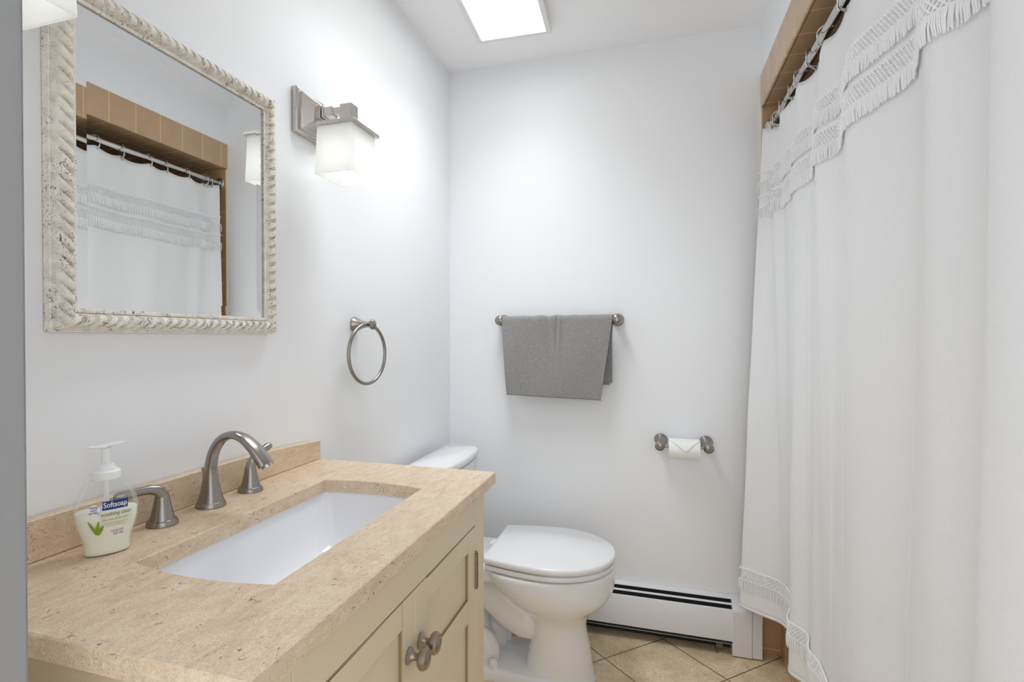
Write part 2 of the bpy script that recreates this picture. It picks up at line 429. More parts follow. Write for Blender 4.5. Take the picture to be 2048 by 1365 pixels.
# ------------------------------------------------------------------ mirror
def make_mirror():
    y0, y1, z0, z1, xb = .588, 1.092, 1.200, 1.744, XL
    t = thing('wall_mirror', (XL, (y0+y1)/2, z0), 'rectangular mirror in a distressed cream rope-carved frame on the wall', 'mirror')
    W, Hh = y1-y0, z1-z0
    def side(m, which):
        Lq = W if which in 'tb' else Hh
        nu = int(Lq/.0013); prof = []
        ds = [0, 0, .0006, .0015, .0022, .0025, .0028, .0040, .0052, .0056] + [.006+.0235*k/16 for k in range(17)] + [.0300, .0307, .0335, .034, .0365, .037]
        def height(d, a, k0):
            if k0 == 0: return .0008
            if d < .0023: return .0140 + .001*min(1, d/.0012)
            if d < .0027: return .0138
            if d < .0055: return .0156 + .0011*math.sin(a*2*PI/.0046)*(1 if d > .003 else .3)
            if d <= .02952:
                r = (d-.006)/.0235; arc = math.sqrt(max(0, 1-(2*r-1)**2))
                ph = (a + (.019*r + .006*math.sin(PI*r)))/.0198
                q = ph % 1.0; g = math.sin(PI*q)
                lobe = min(1, g*2.0)**.5 - .55*math.exp(-((q-.80)/.035)**2)
                return .0160 + arc**.75*(.0040 + .0150*lobe)
            if d < .0310: return .0205
            if d < .0342: return .0215
            return .0165 if d > .0366 else .0205
        def fn(u, v):
            k = min(len(ds)-1, int(round(v*(len(ds)-1)))); d = ds[k]
            ex = .003*min(1, max(0, (d-.002)/.006)); lo, hi = d-ex, Lq-d+ex; s = lo + (hi-lo)*u
            # the carving leans the same way on facing rails
            h = height(d, (s if which in 'lr' else -s), k)
            if which == 'l': return (xb+h, y0+d, z0+s)
            if which == 'r': return (xb+h, y1-d, z0+s)
            if which == 'b': return (xb+h, y0+s, z0+d)
            return (xb+h, y0+s, z1-d)
        m.grid(fn, nu, len(ds))
    for nm, k in (('frame_rail', 'b'), ('frame_rail', 't'), ('frame_rail', 'l'), ('frame_rail', 'r')):
        mm = M(); side(mm, k); obj(nm, mm, FRAME, t, weld=False, angle=50)
    # bevelled glass
    w = .036; b = .021; xg = XL+.0155
    oy0, oy1, oz0, oz1 = y0+w, y1-w, z0+w, z1-w
    g = M(); tl = -.00055
    O = [(xg-tl, oy0, oz0), (xg-tl, oy1, oz0), (xg-tl, oy1, oz1), (xg-tl, oy0, oz1)]
    I = [(xg, oy0+b, oz0+b), (xg, oy1-b, oz0+b), (xg, oy1-b, oz1-b), (xg, oy0+b, oz1-b)]
    g.add(O+I, [(4, 5, 6, 7)] + [(k, (k+1) % 4, 4+(k+1) % 4, 4+k) for k in range(4)])
    obj('glass', g, MIRROR, t, flat=True)
    obj('backing', M().box(XL+.0005, XL+.010, y0+.006, y1-.006, z0+.006, z1-.006), SILV, t)
    return t
make_mirror()

# ------------------------------------------------------------------ vanity cabinet
XF = -.378; VY0, VY1 = .454, 1.246; VT = .843
van = thing('vanity_cabinet', (-.62, .85, 0), 'cream painted vanity cabinet with two panelled doors under the beige stone top', 'cabinet')
cb = M()
cb.box(XL+.004, XF-.02, VY1-.018, VY1, .0, VT-.002); cb.box(XL+.004, XF-.02, VY0, VY0+.018, .0, VT-.002)
cb.box(XL+.004, XF-.02, VY0+.018, VY1-.018, .09, .105); cb.box(XL+.004, XL+.012, VY0+.018, VY1-.018, .105, VT-.14)
obj('carcass', cb, CREAM, van, bevel=.001)
ff = M()
ff.box(XF-.02, XF, 1.183, VY1, 0, VT-.002); ff.box(XF-.02, XF, VY0, .517, 0, VT-.002); ff.box(XF-.02, XF, .517, 1.183, .09, .135)
obj('face_frame', ff, CREAM, van, bevel=.0012)
obj('toe_board', M().box(XF-.07, XF-.055, .517, 1.183, 0, .09), CREAM, van)
obj('apron_panel', M().box(XF-.018, XF, .518, 1.1805, .7715, VT-.002), CREAM, van, bevel=.0012)
def make_door(y0, y1, hinge_right):
    z0, z1 = .139, .7685; st = .05
    d = M()
    for a, b, c, e in ((y0, y0+st, z0, z1), (y1-st, y1, z0, z1), (y0+st, y1-st, z1-.043, z1), (y0+st, y1-st, .573, .622), (y0+st, y1-st, z0, z0+.06)):
        d.box(XF-.019, XF, a, b, c, e)
    o = obj('door', d, CREAM, van, bevel=.0008)
    for a, b in ((.622, z1-.043), (z0+.06, .573)):
        pn = obj('recessed_panel', M().box(XF-.016, XF-.0065, y0+st, y1-st, a, b), CREAM, o)
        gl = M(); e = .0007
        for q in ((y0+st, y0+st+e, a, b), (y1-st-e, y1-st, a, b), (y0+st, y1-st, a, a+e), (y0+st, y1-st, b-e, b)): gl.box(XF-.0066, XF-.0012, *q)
        obj('recess_shade_strip', gl, RECESS_SHADE, pn)  # thin dark lining, shade of the recess edges put in as colour
    ky = (y0+.021) if hinge_right else (y1-.026)
    kz = .672
    k = M().lathe([(.0135, 0), (.0135, .002), (.0105, .0045), (.0065, .009), (.0058, .015), (.0075, .0185), (.0155, .021), (.0185, .025), (.0182, .030), (.0150, .034), (.0125, .0345), (.0115, .0338), (.008, .0358), (.0, .0362)], (XF, ky, kz), (1, 0, 0), 32)
    obj('knob', k, KNOBM, o)
    hy = y1+.0005 if hinge_right else y0-.0005
    for hz in (.67, .235):
        hb = M().tube([(XF+.002, hy, hz-.037), (XF+.002, hy, hz+.037)], .0045, 10)
        hb.sphere((XF+.002, hy, hz+.039), .0042, 10); hb.sphere((XF+.002, hy, hz-.039), .0042, 10)
        hb.tube([(XF+.002, hy, hz-.013), (XF+.002, hy, hz-.0115)], .0052, 10); hb.tube([(XF+.002, hy, hz+.0115), (XF+.002, hy, hz+.013)], .0052, 10)
        obj('hinge', hb, BRONZE, o)
    return o
make_door(.8498, 1.1805, True); make_door(.519, .8492, False)

# ------------------------------------------------------------------ countertop with cut-out, backsplash
CX0, CX1, CY0, CY1, CZ = XL+.002, -.358, .4225, 1.277, .870
SX0, SX1, SY0, SY1 = -.706, -.469, .605, 1.088
def sink_outline(e, z, n=10, bow=.0155, r=.012):
    """opening with two straight long sides and two gently bowed ends, grown by e"""
    P = []; x0, x1, y0, y1 = SX0-e, SX1+e, SY0-e, SY1+e
    m = 14
    for k in range(m+1):           # far end, left to right
        s = k/m; P.append((x0+(x1-x0)*s, y1 + bow*(1-(2*s-1)**2), z))
    for k in range(1, m):
        s = k/m; P.append((x1, y1+(y0-y1)*s, z))
    for k in range(m+1):
        s = k/m; P.append((x1+(x0-x1)*s, y0 - bow*(1-(2*s-1)**2), z))
    for k in range(1, m):
        s = k/m; P.append((x0, y0+(y1-y0)*s, z))
    return P
def outer_ring(z, e=0):
    P = []; m = 14; x0, x1, y0, y1 = CX0+e, CX1-e, CY0+e, CY1-e
    for k in range(m+1): P.append((x0+(x1-x0)*k/m, y1, z))
    for k in range(1, m): P.append((x1, y1+(y0-y1)*k/m, z))
    for k in range(m+1): P.append((x1+(x0-x1)*k/m, y0, z))
    for k in range(1, m): P.append((x0, y0+(y1-y0)*k/m, z))
    return P
top = thing('countertop', (-.61, .85, VT), 'beige limestone vanity top with a rectangular sink cut-out', 'countertop')
ct = M()
ct.loft([sink_outline(0, .843), sink_outline(0, .8685), sink_outline(.0015, CZ), outer_ring(CZ, .002), outer_ring(CZ-.002, 0), outer_ring(.843, 0), sink_outline(0, .843)], False, False)
obj('slab', ct, STONE, top, angle=40)
bs = M(); nb = 60
def bsz(y): 
    k = (y-CY0)/(CY1-CY0); return CZ + .061 - max(0, k-.62)**2*.090
bs.loft([[(XL+.002, y, CZ+.0012), (XL+.021, y, CZ+.0012), (XL+.021, y, bsz(y)-.001), (XL+.020, y, bsz(y)), (XL+.002, y, bsz(y))] for y in (CY0+(CY1-.003-CY0)*k/nb for k in range(nb+1))])
tag(obj('backsplash', bs, STONE, None, angle=30, loc=(XL+.011, .85, CZ)), 'low beige stone upstand along the wall behind the arched tap', 'backsplash')

# ------------------------------------------------------------------ sink
sk = thing('sink', (-.587, .846, .70), 'white rectangular basin set under the stone top with bowed ends', 'sink')
def sink_ring(ins, z, r):
    """smooth basin ring: inset ins from the opening, corners rounded r"""
    P = []; x0, x1, y0, y1 = SX0-.006+ins[0], SX1+.006-ins[1], SY0-.006+ins[2], SY1+.006-ins[3]
    bow = .016*max(0, 1-ins[2]/.12); n = 8
    for cx, cy, a0 in ((x1-r, y1-r, 0), (x0+r, y1-r, 90), (x0+r, y0+r, 180), (x1-r, y0+r, 270)):
        for k in range(n+1):
            a = R(a0+90*k/n); P.append([cx+r*math.cos(a), cy+r*math.sin(a), z])
    Q = []
    L = len(P)
    for i in range(L):
        a, b = P[i], P[(i+1) % L]; Q.append(a)
        if i % (n+1) == n:
            for k in range(1, 10): Q.append([a[j]+(b[j]-a[j])*k/10 for j in range(3)])
    xm, hw = (x0+x1)/2, (x1-x0)/2; ym, hy = (y0+y1)/2, (y1-y0)/2
    return [(p[0], p[1] + bow*(1-min(1, abs((p[0]-xm)/hw))**2)*max(-1, min(1, (p[1]-ym)/hy)), p[2]) for p in Q]
sm = M()
prof = [((-.025, -.025, -.025, -.025), .842, .03), ((0, 0, 0, 0), .842, .016), ((.002, .002, .003, .003), .834, .018), ((.006, .006, .010, .010), .805, .022), ((.014, .014, .022, .022), .770, .028), ((.022, .022, .034, .034), .748, .034),
        ((.032, .030, .046, .046), .733, .036), ((.046, .042, .062, .062), .726, .036), ((.075, .070, .12, .12), .7225, .030), ((.112, .112, .225, .225), .7200, .010)]
sm.loft([sink_ring(*p) for p in prof], False, True)
obj('basin', sm, SINKM, sk, angle=60)
dr = M().lathe([(.0, 0), (.012, .0005), (.014, .002), (.021, .0025), (.022, 0)], (-.587, .846, .7205), (0, 0, 1), 28)
obj('drain', dr, NICKEL, sk)

# ------------------------------------------------------------------ faucet (widespread set)
fc = thing('faucet', (-.803, .851, CZ), 'brushed nickel arched sink tap set with two lever handles', 'faucet')
def base_ring(c, r): return M().lathe([(r, 0), (r, .003), (r*.985, .0045), (r*.90, .009), (r*.86, .0095)], c, (0, 0, 1), 36)
sp = M(); cx, cy = -.803, .851
def catmull(P, n):
    out = []
    for i in range(len(P)-1):
        p0, p1, p2, p3 = P[max(0, i-1)], P[i], P[i+1], P[min(len(P)-1, i+2)]
        for k in range(n):
            t = k/n; out.append(tuple(.5*(2*b_+(c_-a_)*t+(2*a_-5*b_+4*c_-d_)*t*t+(3*b_-a_-3*c_+d_)*t**3) for a_, b_, c_, d_ in zip(p0, p1, p2, p3)))
    return out + [tuple(P[-1])]
# x, z, in-plane radius, lateral radius
SPINE = catmull([(cx, CZ+.0085, .0232, .0232), (cx, CZ+.028, .0176, .0176), (cx, CZ+.055, .0128, .0130), (cx+.0015, CZ+.080, .0106, .0112), (cx+.009, CZ+.106, .0094, .0108), (cx+.026, CZ+.1285, .0082, .0110),
                 (cx+.050, CZ+.1385, .0076, .0118), (cx+.076, CZ+.1340, .0076, .0142), (cx+.101, CZ+.1170, .0084, .0164), (cx+.118, CZ+.0985, .0092, .0178), (cx+.1275, CZ+.0860, .0096, .0180)], 6)
rings = []
for i, (px, pz, rn, ry) in enumerate(SPINE):
    a_, b_ = SPINE[max(0, i-1)], SPINE[min(len(SPINE)-1, i+1)]
    t = Vector((b_[0]-a_[0], 0, b_[1]-a_[1])).normalized(); nn = Vector((t.z, 0, -t.x))
    rings.append([Vector((px, cy, pz)) + nn*(rn*math.copysign(abs(math.cos(q))**.85, math.cos(q))) + Vector((0, 1, 0))*(ry*math.copysign(abs(math.sin(q))**.85, math.sin(q))) for q in (2*PI*k/32 for k in range(32))])
sp.loft(rings)
d = Vector((SPINE[-1][0]-SPINE[-2][0], 0, SPINE[-1][1]-SPINE[-2][1])).normalized()
path = [(SPINE[-1][0], cy, SPINE[-1][1])]
spo = obj('spout', sp, NICKEL, fc, angle=50)
obj('base_ring', base_ring((cx, cy, CZ), .0275), NICKEL, fc)
tip = Vector(path[-1])
obj('aerator', M().lathe([(.0095, -.001), (.0095, .004), (.008, .0045)], tip, d, 20), CHROME, spo)
obj('lift_rod', M().tube([(cx-.0165, cy+.0005, CZ+.03), (cx-.0168, cy, CZ+.066)], .0018, 8).lathe([(.002, 0), (.0042, .002), (.0042, .005), (.002, .007)], (cx-.0168, cy, CZ+.066), (0, 0, 1), 14), NICKEL, spo)
def make_handle(hy, sgn):
    c = (-.803, hy, CZ)
    h = M(); p = []; r = []
    for k in range(8):
        s = k/7; p.append((c[0], hy, CZ+.009+.040*s)); r.append((.0205-.0095*s**.8))
    dx = -.028 if sgn < 0 else .012
    pts = [(0, .0), (.003, .0075), (.009, .0125), (.018, .0148), (.030, .0150), (.044, .0138), (.058, .0122), (.066, .0115)] if sgn < 0 else \
          [(0, .0), (.003, .009), (.008, .017), (.015, .0235), (.024, .0285), (.034, .0325), (.044, .036), (.052, .038)]
    rr_ = [.0107, .0100, .0090, .0080, .0074, .0076, .0086, .0058]
    for (q, dz), rv in list(zip(pts, rr_)):
        p.append((c[0]+dx*q/.066, hy+sgn*q, CZ+.049+dz)); r.append(rv)
    h.tube(p, r, 22)
    o = obj('handle', h, NICKEL, fc, angle=60)
    obj('base_ring', base_ring(c, .0255), NICKEL, o)
make_handle(.741, -1); make_handle(.961, 1)

# ------------------------------------------------------------------ soap bottle
BC = Vector((-.779, .620, CZ)); AX = Vector((.454, .891, 0)).normalized(); NR = Vector((.891, -.454, 0)).normalized()
sb = thing('soap_bottle', BC, 'clear pump bottle of milky hand soap standing on the stone top by the wall', 'soap bottle')
TA = [(0.000, 0.0280), (0.003, 0.0302), (0.012, 0.0304), (0.022, 0.0317), (0.034, 0.0359), (0.050, 0.0402), (0.063, 0.0415), (0.076, 0.0402), (0.090, 0.0352), (0.100, 0.0300), (0.107, 0.0225), (0.111, 0.0170)]
TB = [(0, .0165), (.003, .0185), (.012, .0190), (.022, .0195), (.034, .0215), (.050, .0238), (.063, .0245), (.076, .0240), (.090, .0220), (.100, .0198), (.107, .0180), (.111, .0165)]
def bring(z, k=1.0, n=48):
    a, b = interp(TA, z)*k, interp(TB, z)*k; P = []
    for i in range(n):
        t = 2*PI*i/n; c, s_ = math.cos(t), math.sin(t); p = 2.4
        P.append(BC + AX*(a*math.copysign(abs(c)**(2/p), c)) + NR*(b*math.copysign(abs(s_)**(2/p), s_)) + Vector((0, 0, z+.0004)))
    return P
zs = [0, .001, .003, .007] + [.012+.0045*k for k in range(22)] + [.111]
obj('bottle_body', M().loft([bring(z) for z in zs]), CLEAR, sb, angle=60)
obj('soap', M().loft([bring(z, .955) for z in [.0015]+[z for z in zs if .003 <= z < .064]+[.064]]), SOAPM, sb, angle=60)
obj('dip_tube', M().tube([BC+Vector((0, 0, .02)), BC+Vector((0, 0, .112))], .0035, 10), PUMPM, sb)
pm = M()
pm.lathe([(.0175, .111), (.0185, .1115), (.0188, .118), (.0185, .1225), (.0170, .124), (.0135, .1245), (.0135, .128), (.0115, .1285), (.0105, .133), (.0072, .1335)], BC, (0, 0, 1), 40)
obj('pump_collar', pm, PUMPM, sb)
ph = M(); ph.lathe([(.0068, .1335), (.0064, .140), (.0066, .157)], BC, (0, 0, 1), 20)
rings = []
for k in range(17):
    s = -1+2*k/16; w = .0098*math.sqrt(max(.02, 1-abs(s)**2.6)) if s < .55 else .0098*math.sqrt(max(.02, 1-.55**2.6))*(1-(s-.55)*.55)
    zt = .1620 + .0012*abs(s)**1.5 + (.0012 if s > 0 else -.0022*abs(s)); th = .0052*(1-.62*abs(s)**1.6)
    c = BC + AX*(s*.0240) + Vector((0, 0, zt))
    rings.append([c + NR*(w*math.cos(q)) + Vector((0, 0, -th/2 + th/2*math.sin(q))) for q in (2*PI*i/14 for i in range(14))])
ph.loft(rings)
obj('pump_head', ph, PUMPM, sb, angle=60)
def on_bottle(s, z, lift=.0004):
    a, b = interp(TA, z), interp(TB, z); p = 2.4
    n = b*(max(0, 1-(min(.999, abs(s)/a))**p))**(1/p)
    return BC + AX*s + NR*(n+lift) + Vector((0, 0, z+.0004))
def text_mesh(body, size, s0, z0, width=None, lift=.0009, shear=0, bold=0):
    cu = bpy.data.curves.new('lettering', 'FONT'); cu.body = body; cu.size = 1; cu.shear = shear; cu.offset = bold; cu.resolution_u = 3
    to = bpy.data.objects.new('lettering', cu); C.objects.link(to)
    bpy.context.view_layer.update()
    me = bpy.data.meshes.new_from_object(to.evaluated_get(bpy.context.evaluated_depsgraph_get()))
    vs = [v.co*size for v in me.vertices]; fs = [tuple(p.vertices) for p in me.polygons]
    bpy.data.objects.remove(to); bpy.data.meshes.remove(me); bpy.data.curves.remove(cu)
    xm = max(v.x for v in vs); k = (width/xm) if width else 1
    return M().add([on_bottle(s0+v.x*k, z0+v.y, lift) for v in vs], fs)
def patch(poly, lift=.0005, n=10):
    """a printed patch: quad (4 corners in s,z) laid on the bottle"""
    (a, b, c, d) = poly
    return M().grid(lambda u, v: on_bottle(*[(a[i]*(1-u)+b[i]*u)*(1-v)+(d[i]*(1-u)+c[i]*u)*v for i in (0, 1)], lift), n, n)
obj('label_swoosh', patch([(-.013, .046), (.026, .040), (.032, .060), (-.013, .0665)], .0005), SWOOSH, sb)
bp = patch([(-.0105, .0685), (.0225, .0685), (.0232, .0815), (-.0098, .0815)], .0006)
obj('label_patch', bp, INKB, sb)
lp = text_mesh('Softsoap', .0105, -.0090, .0722, .0305, bold=.012)
obj('lettering', lp, INKW, sb)
obj('lettering', text_mesh('soothing clean', .0082, -.0122, .0598, .0395), INKG, sb)
obj('lettering', text_mesh('aloe vera fresh scent', .0048, -.0110, .0528, .0350), simple('olive_print', srgb(140, 150, 84), .4), sb)
fine = text_mesh('Moisturizing Liquid Hand Soap', .0030, -.0080, .0480, .0310)
t2 = text_mesh('Washes Away Bacteria', .0030, -.0060, .0443, .0250); fine.add(t2.v, t2.f)
obj('lettering', fine, simple('olive_print_fine', srgb(150, 160, 96), .4), sb)
oz = text_mesh('7.5 FL OZ', .0042, .0010, .0345, .0160, bold=.01); t2 = text_mesh('(221 mL)', .0042, .0040, .0300, .0130, bold=.01); oz.add(t2.v, t2.f)
obj('lettering', oz, INKB, sb)
bd = M()
bd.add([on_bottle(-.0205, .0705, .0006)] + [on_bottle(-.0205+.0078*math.cos(2*PI*k/28), .0705+.0078*math.sin(2*PI*k/28), .0006) for k in range(28)], [(0, 1+k, 1+(k+1) % 28) for k in range(28)])
obj('label_badge', bd, INKW, sb)
bl = M()
for w_, z_, x_ in (('WASHES', .0735, .0102), ('AWAY', .0695, .0080), ('BACTERIA', .0655, .0112)):
    q = text_mesh(w_, .0038, -.0205-x_/2, z_, x_, .001, bold=.012); bl.add(q.v, q.f)
obj('lettering', bl, INKB, sb)
ar_ = M().tube([on_bottle(-.0205+.0086*math.cos(a), .0705+.0086*math.sin(a), .0008) for a in (R(-60+10*k) for k in range(13))], .0004, 6)
obj('badge_ring', ar_, simple('sky_blue_print', srgb(80, 150, 200), .4), sb)
for (bx, bz, tx, tz, w_) in ((-.0165, .034, -.0278, .0560, .0030), (-.0165, .034, -.0150, .0545, .0032), (-.0150, .033, -.0085, .0475, .0030)):
    lm = M(); n = 12; L_, R_ = [], []
    for k in range(n+1):
        s = k/n; x = bx+(tx-bx)*s; z = bz+(tz-bz)*s; ww = w_*math.sin(PI*min(1, (.22+.78*s)))**.8*(1 if s < .999 else .05)
        L_.append(on_bottle(x-ww*.75, z+ww*.3, .0008)); R_.append(on_bottle(x+ww*.75, z-ww*.1, .0008))
    lm.add(L_+R_, [(k, k+1, n+2+k, n+1+k) for k in range(n)])
    obj('aloe_leaf', lm, LEAF, sb)

# ------------------------------------------------------------------ toilet
TY = 1.953
wc = thing('toilet', (-.45, TY, 0), 'white two-piece toilet with closed lid against the wall past the vanity', 'toilet')
def egg(xf, xb, hw, z, pw=2.0, pb=3.2, n=56, xm=None):
    """top view outline: round front at xf, squarer back at xb, half width hw"""
    xm = xb+(xf-xb)*.46 if xm is None else xm; P = []
    for k in range(n):
        t = 2*PI*k/n; c, s_ = math.cos(t), math.sin(t)
        if c >= 0: x = xm+(xf-xm)*abs(c)**(2/pw); y = hw*math.copysign(abs(s_)**(2/pw), s_)
        else: x = xm-(xm-xb)*abs(c)**(2/pb); y = hw*math.copysign(abs(s_)**(2/pb), s_)
        P.append((x, TY+y, z))
    return P
bw = M()
secs = [(.000, -.186, -.440, .104), (.010, -.186, -.438, .104), (.018, -.192, -.434, .100), (.060, -.198, -.424, .099), (.120, -.207, -.412, .099), (.165, -.216, -.404, .100), (.195, -.219, -.402, .103), (.215, -.214, -.404, .108),
        (.235, -.205, -.414, .119), (.252, -.194, -.430, .135), (.270, -.171, -.452, .155), (.290, -.147, -.476, .174), (.312, -.131, -.500, .189), (.335, -.124, -.525, .199), (.360, -.121, -.555, .204), (.388, -.121, -.575, .206), (.397, -.122, -.577, .206), (.4010, -.124, -.575, .204), (.4022, -.130, -.572, .198)]
bw.loft([egg(xf, xb, hw, z, 2.05, 2.6) for z, xf, xb, hw in secs])
obj('bowl', bw, PORC, wc, angle=60)
dk = M().loft([rr(-.80, -.50, TY-.13, TY+.13, .05, .345), rr(-.815, -.49, TY-.15, TY+.15, .05, .365), rr(-.818, -.48, TY-.155, TY+.155, .05, .392), rr(-.812, -.49, TY-.15, TY+.15, .05, .400)])
obj('tank_deck', dk, PORC, wc, angle=60)
tp = M().tube([(-.36, TY, .20), (-.43, TY, .19), (-.50, TY, .235), (-.56, TY, .285), (-.63, TY, .275), (-.66, TY, .21), (-.655, TY, .12), (-.63, TY, .03)], [.085, .088, .084, .082, .082, .085, .09, .095], 24)
obj('trapway', tp, PORC, wc, sub=1)
bp_ = M().loft([rr(-.74, -.30, TY-.118, TY+.118, .05, 0), rr(-.74, -.30, TY-.118, TY+.118, .05, .028), rr(-.732, -.31, TY-.108, TY+.108, .05, .038)])
obj('base_flange', bp_, PORC, wc, angle=50)
# moulded side bulge of the trapway
sbm = M(); sbm.sphere((-.60, TY-.055, .07), .085, 24, (1.0, .46, 1.0)); sbm.sphere((-.60, TY+.055, .07), .085, 24, (1.0, .46, 1.0))
obj('trapway_bulge', sbm, PORC, wc)
for sg in (-1, 1):
    obj('bolt_cap', M().lathe([(.0155, .036), (.0155, .050), (.0135, .062), (.008, .066), (0, .067)], (-.527, TY+sg*.098, 0), (0, 0, 1), 20), SEATM, wc)
def lid_ring(xf, xb, hw, z, r=.020):
    P = []; xm = xf-.215; hb = hw-.037
    def half(x): return hw-(hw-hb)*max(0, (xm-x)/(xm-xb))**1.7
    side = []
    for k in range(20): t = PI/2*k/20; side.append((xm+(xf-xm)*math.cos(t), hw*math.sin(t)**.97))
    for k in range(12):
        x = xm-(xm-xb-r)*k/12; side.append((x, half(x)))
    y_ = half(xb+r)
    for k in range(7):
        t = PI/2*k/6; side.append((xb+r-r*math.sin(t), y_-r+r*math.cos(t)))
    for x, y in side: P.append((x, TY+y, z))
    for x, y in reversed(side[1:]): P.append((x, TY-y, z))
    return P
def slab(z0, z1, xf, xb, hw, e=.006):
    return M().loft([lid_ring(xf-.0022, xb+.0015, hw-.0022, z0), lid_ring(xf-.0004, xb+.0004, hw-.0004, z0+.0016), lid_ring(xf, xb, hw, (z0+z1)/2), lid_ring(xf-.001, xb+.001, hw-.001, z1-e*.7), lid_ring(xf-e, xb+e*.6, hw-e, z1)])
obj('seat', slab(.4085, .4242, -.1225, -.543, .2055, .0016), SEATM, wc, angle=60)
ld = slab(.4303, .4515, -.120, -.547, .2075)
obj('lid', ld, SEATM, wc, angle=60)
for sg in (-1, 1):
    obj('hinge_cap', M().loft([rr(-.590, -.548, TY+sg*.075-.022, TY+sg*.075+.022, .012, .400), rr(-.590, -.548, TY+sg*.075-.022, TY+sg*.075+.022, .012, .412), rr(-.584, -.552, TY+sg*.075-.018, TY+sg*.075+.018, .012, .417)]), SEATM, wc)
def tank_ring(x0, x1, hw, bow, r, z, n=8):
    P = [];
    def xf(y): return x1 - bow*(y/hw)**2
    rr1 = r
    # front edge from +hw to -hw
    m = 18
    for k in range(m+1):
        y = hw*(1-2*k/m); ex = max(0, abs(y)-(hw-rr1))/rr1
        P.append((xf(y) - rr1*(1-math.sqrt(max(0, 1-ex*ex))), TY+y, z))
    for k in range(m+1):
        y = -hw*(1-2*k/m); ex = max(0, abs(y)-(hw-.02))/.02
        P.append((x0 + .02*(1-math.sqrt(max(0, 1-ex*ex))), TY+y, z))
    return P
tk = M().loft([tank_ring(-.808, -.676, .195, .02, .05, .400), tank_ring(-.811, -.668, .210, .022, .05, .45), tank_ring(-.813, -.664, .226, .024, .05, .66), tank_ring(-.814, -.662, .231, .024, .05, .711), tank_ring(-.806, -.672, .222, .024, .05, .7155)])
obj('tank', tk, PORC, wc, angle=50)
tl = M().loft([tank_ring(-.818, -.660, .238, .026, .055, .7195), tank_ring(-.820, -.656, .242, .026, .055, .726), tank_ring(-.820, -.656, .242, .026, .055, .738), tank_ring(-.818, -.659, .239, .026, .055, .744), tank_ring(-.812, -.667, .232, .026, .05, .7475)])
obj('tank_lid', tl, PORC, wc, angle=50)

# ------------------------------------------------------------------ towel ring
trg = thing('towel_ring', (XL, 1.486, 1.231), 'brushed nickel towel ring hanging empty on the wall below the sconce', 'towel ring')
obj('post', M().lathe([(.0235, .0003), (.0235, .003), (.0215, .006), (.0165, .018), (.0115, .030), (.0085, .042), (.0085, .052), (.0125, .056), (.0160, .061), (.0160, .065), (.013, .0685), (.006, .070), (0, .0703)], (XL, 1.486, 1.231), (1, 0, 0), 36), NICKEL, trg)
th = R(8); cc = Vector((XL+.050, 1.478, 1.231-.088))
obj('ring', M().tube([cc + Vector((math.sin(th)*math.cos(a), math.cos(th)*math.cos(a), math.sin(a)))*.0885 for a in (2*PI*k/72 for k in range(72))], .0052, 14, closed=True), NICKEL, trg)

# ------------------------------------------------------------------ towel bar + towel
BZ, BY = 1.264, 2.252
tb = thing('towel_bar', (-.375, YB, BZ), 'brushed nickel towel bar with round ends on the back wall above the heater', 'towel bar')
obj('bar', M().tube([(-.612, BY, BZ), (-.137, BY, BZ)], .0078, 16), NICKEL, tb)
for x in (-.612, -.137):
    obj('post', M().lathe([(.0255, 0.0003), (.0255, .003), (.023, .006), (.017, .020), (.0125, .034), (.0105, .046), (.0125, .052), (.0185, .060), (.0215, .068), (.0205, .078), (.016, .0845), (.008, .088), (0, .0885)], (x, YB, BZ), (0, -1, 0), 36), NICKEL, tb)
def make_towel():
    m = M(); nu, nv = 120, 120
    def wr(x, s):
        g = math.exp(-((s)/.15)**2); k = (x+.597)/.446; w = 0
        for (k0, sl, wd, am, ln) in ((.20, .75, .030, .0050, .10), (.27, .9, .026, -.0055, .10), (.33, .55, .028, .0045, .14), (.41, .35, .030, -.0060, .16), (.46, .30, .024, .0040, .16), (.505, -.05, .012, -.0062, .14), (.53, -.05, .012, .0050, .14), (.60, -.2, .05, -.0030, .12), (.74, -.3, .06, .0026, .12)):
            w += am*math.exp(-((k-k0-sl*s)/wd)**2)*math.exp(-(s/ln)**2)
        w += .0036*math.sin(8*k+6*s)*math.sin(10*s+2.5*k) + .0016*math.sin(23*k-9*s)*g
        return w
    def sheet(r, zf, zb, xl_t, xr_t, xl_b, xr_b, xr_back, bulge, yback):
        Lf, Lb = zf, zb; arc = PI*r
        def fn(u, v):
            tot = Lf+arc+Lb; s = v*tot
            if s < Lf:
                d = Lf-s; k = d/Lf; xl = xl_t+(xl_b-xl_t)*k**1.1; xr = xr_t+(xr_b-xr_t)*k
                x = xl+(xr-xl)*u; y = BY - r - bulge*math.sin(PI*min(1, k)*.62)
                z = BZ - d + (-.012*u*k)
                return (x, y - wr(x, d), z)
            if s < Lf+arc:
                a = (s-Lf)/r; x = xl_t+(xr_t-xl_t)*u
                lump = .0022*math.sin(40*u)*math.exp(-((u-.42)/.25)**2)*math.sin(a) + .003*(u-.4)*math.sin(a)
                return (x, BY - r*math.cos(a) - wr(x, 0)*math.cos(a), BZ + (r+lump)*math.sin(a))
            d = s-Lf-arc; k = d/Lb; xr = xr_t+(xr_back-xr_t)*k; x = xl_t+.02*k+(xr-xl_t-.02*k)*u
            return (x, BY + r + yback*k, BZ-d)
        m.grid(fn, nu, nv)
    sheet(.0165, .308, .262, -.599, -.1515, -.577, -.196, -.166, .010, .020)
    sheet(.0110, .240, .254, -.590, -.1560, -.570, -.205, -.154, -.004, .010)
    return tag(obj('towel', m, TERRY, None, solid=.0042, weld=False, angle=80, loc=(-.375, BY, BZ)), 'grey terry towel folded over the bar on the back wall', 'towel')
make_towel()

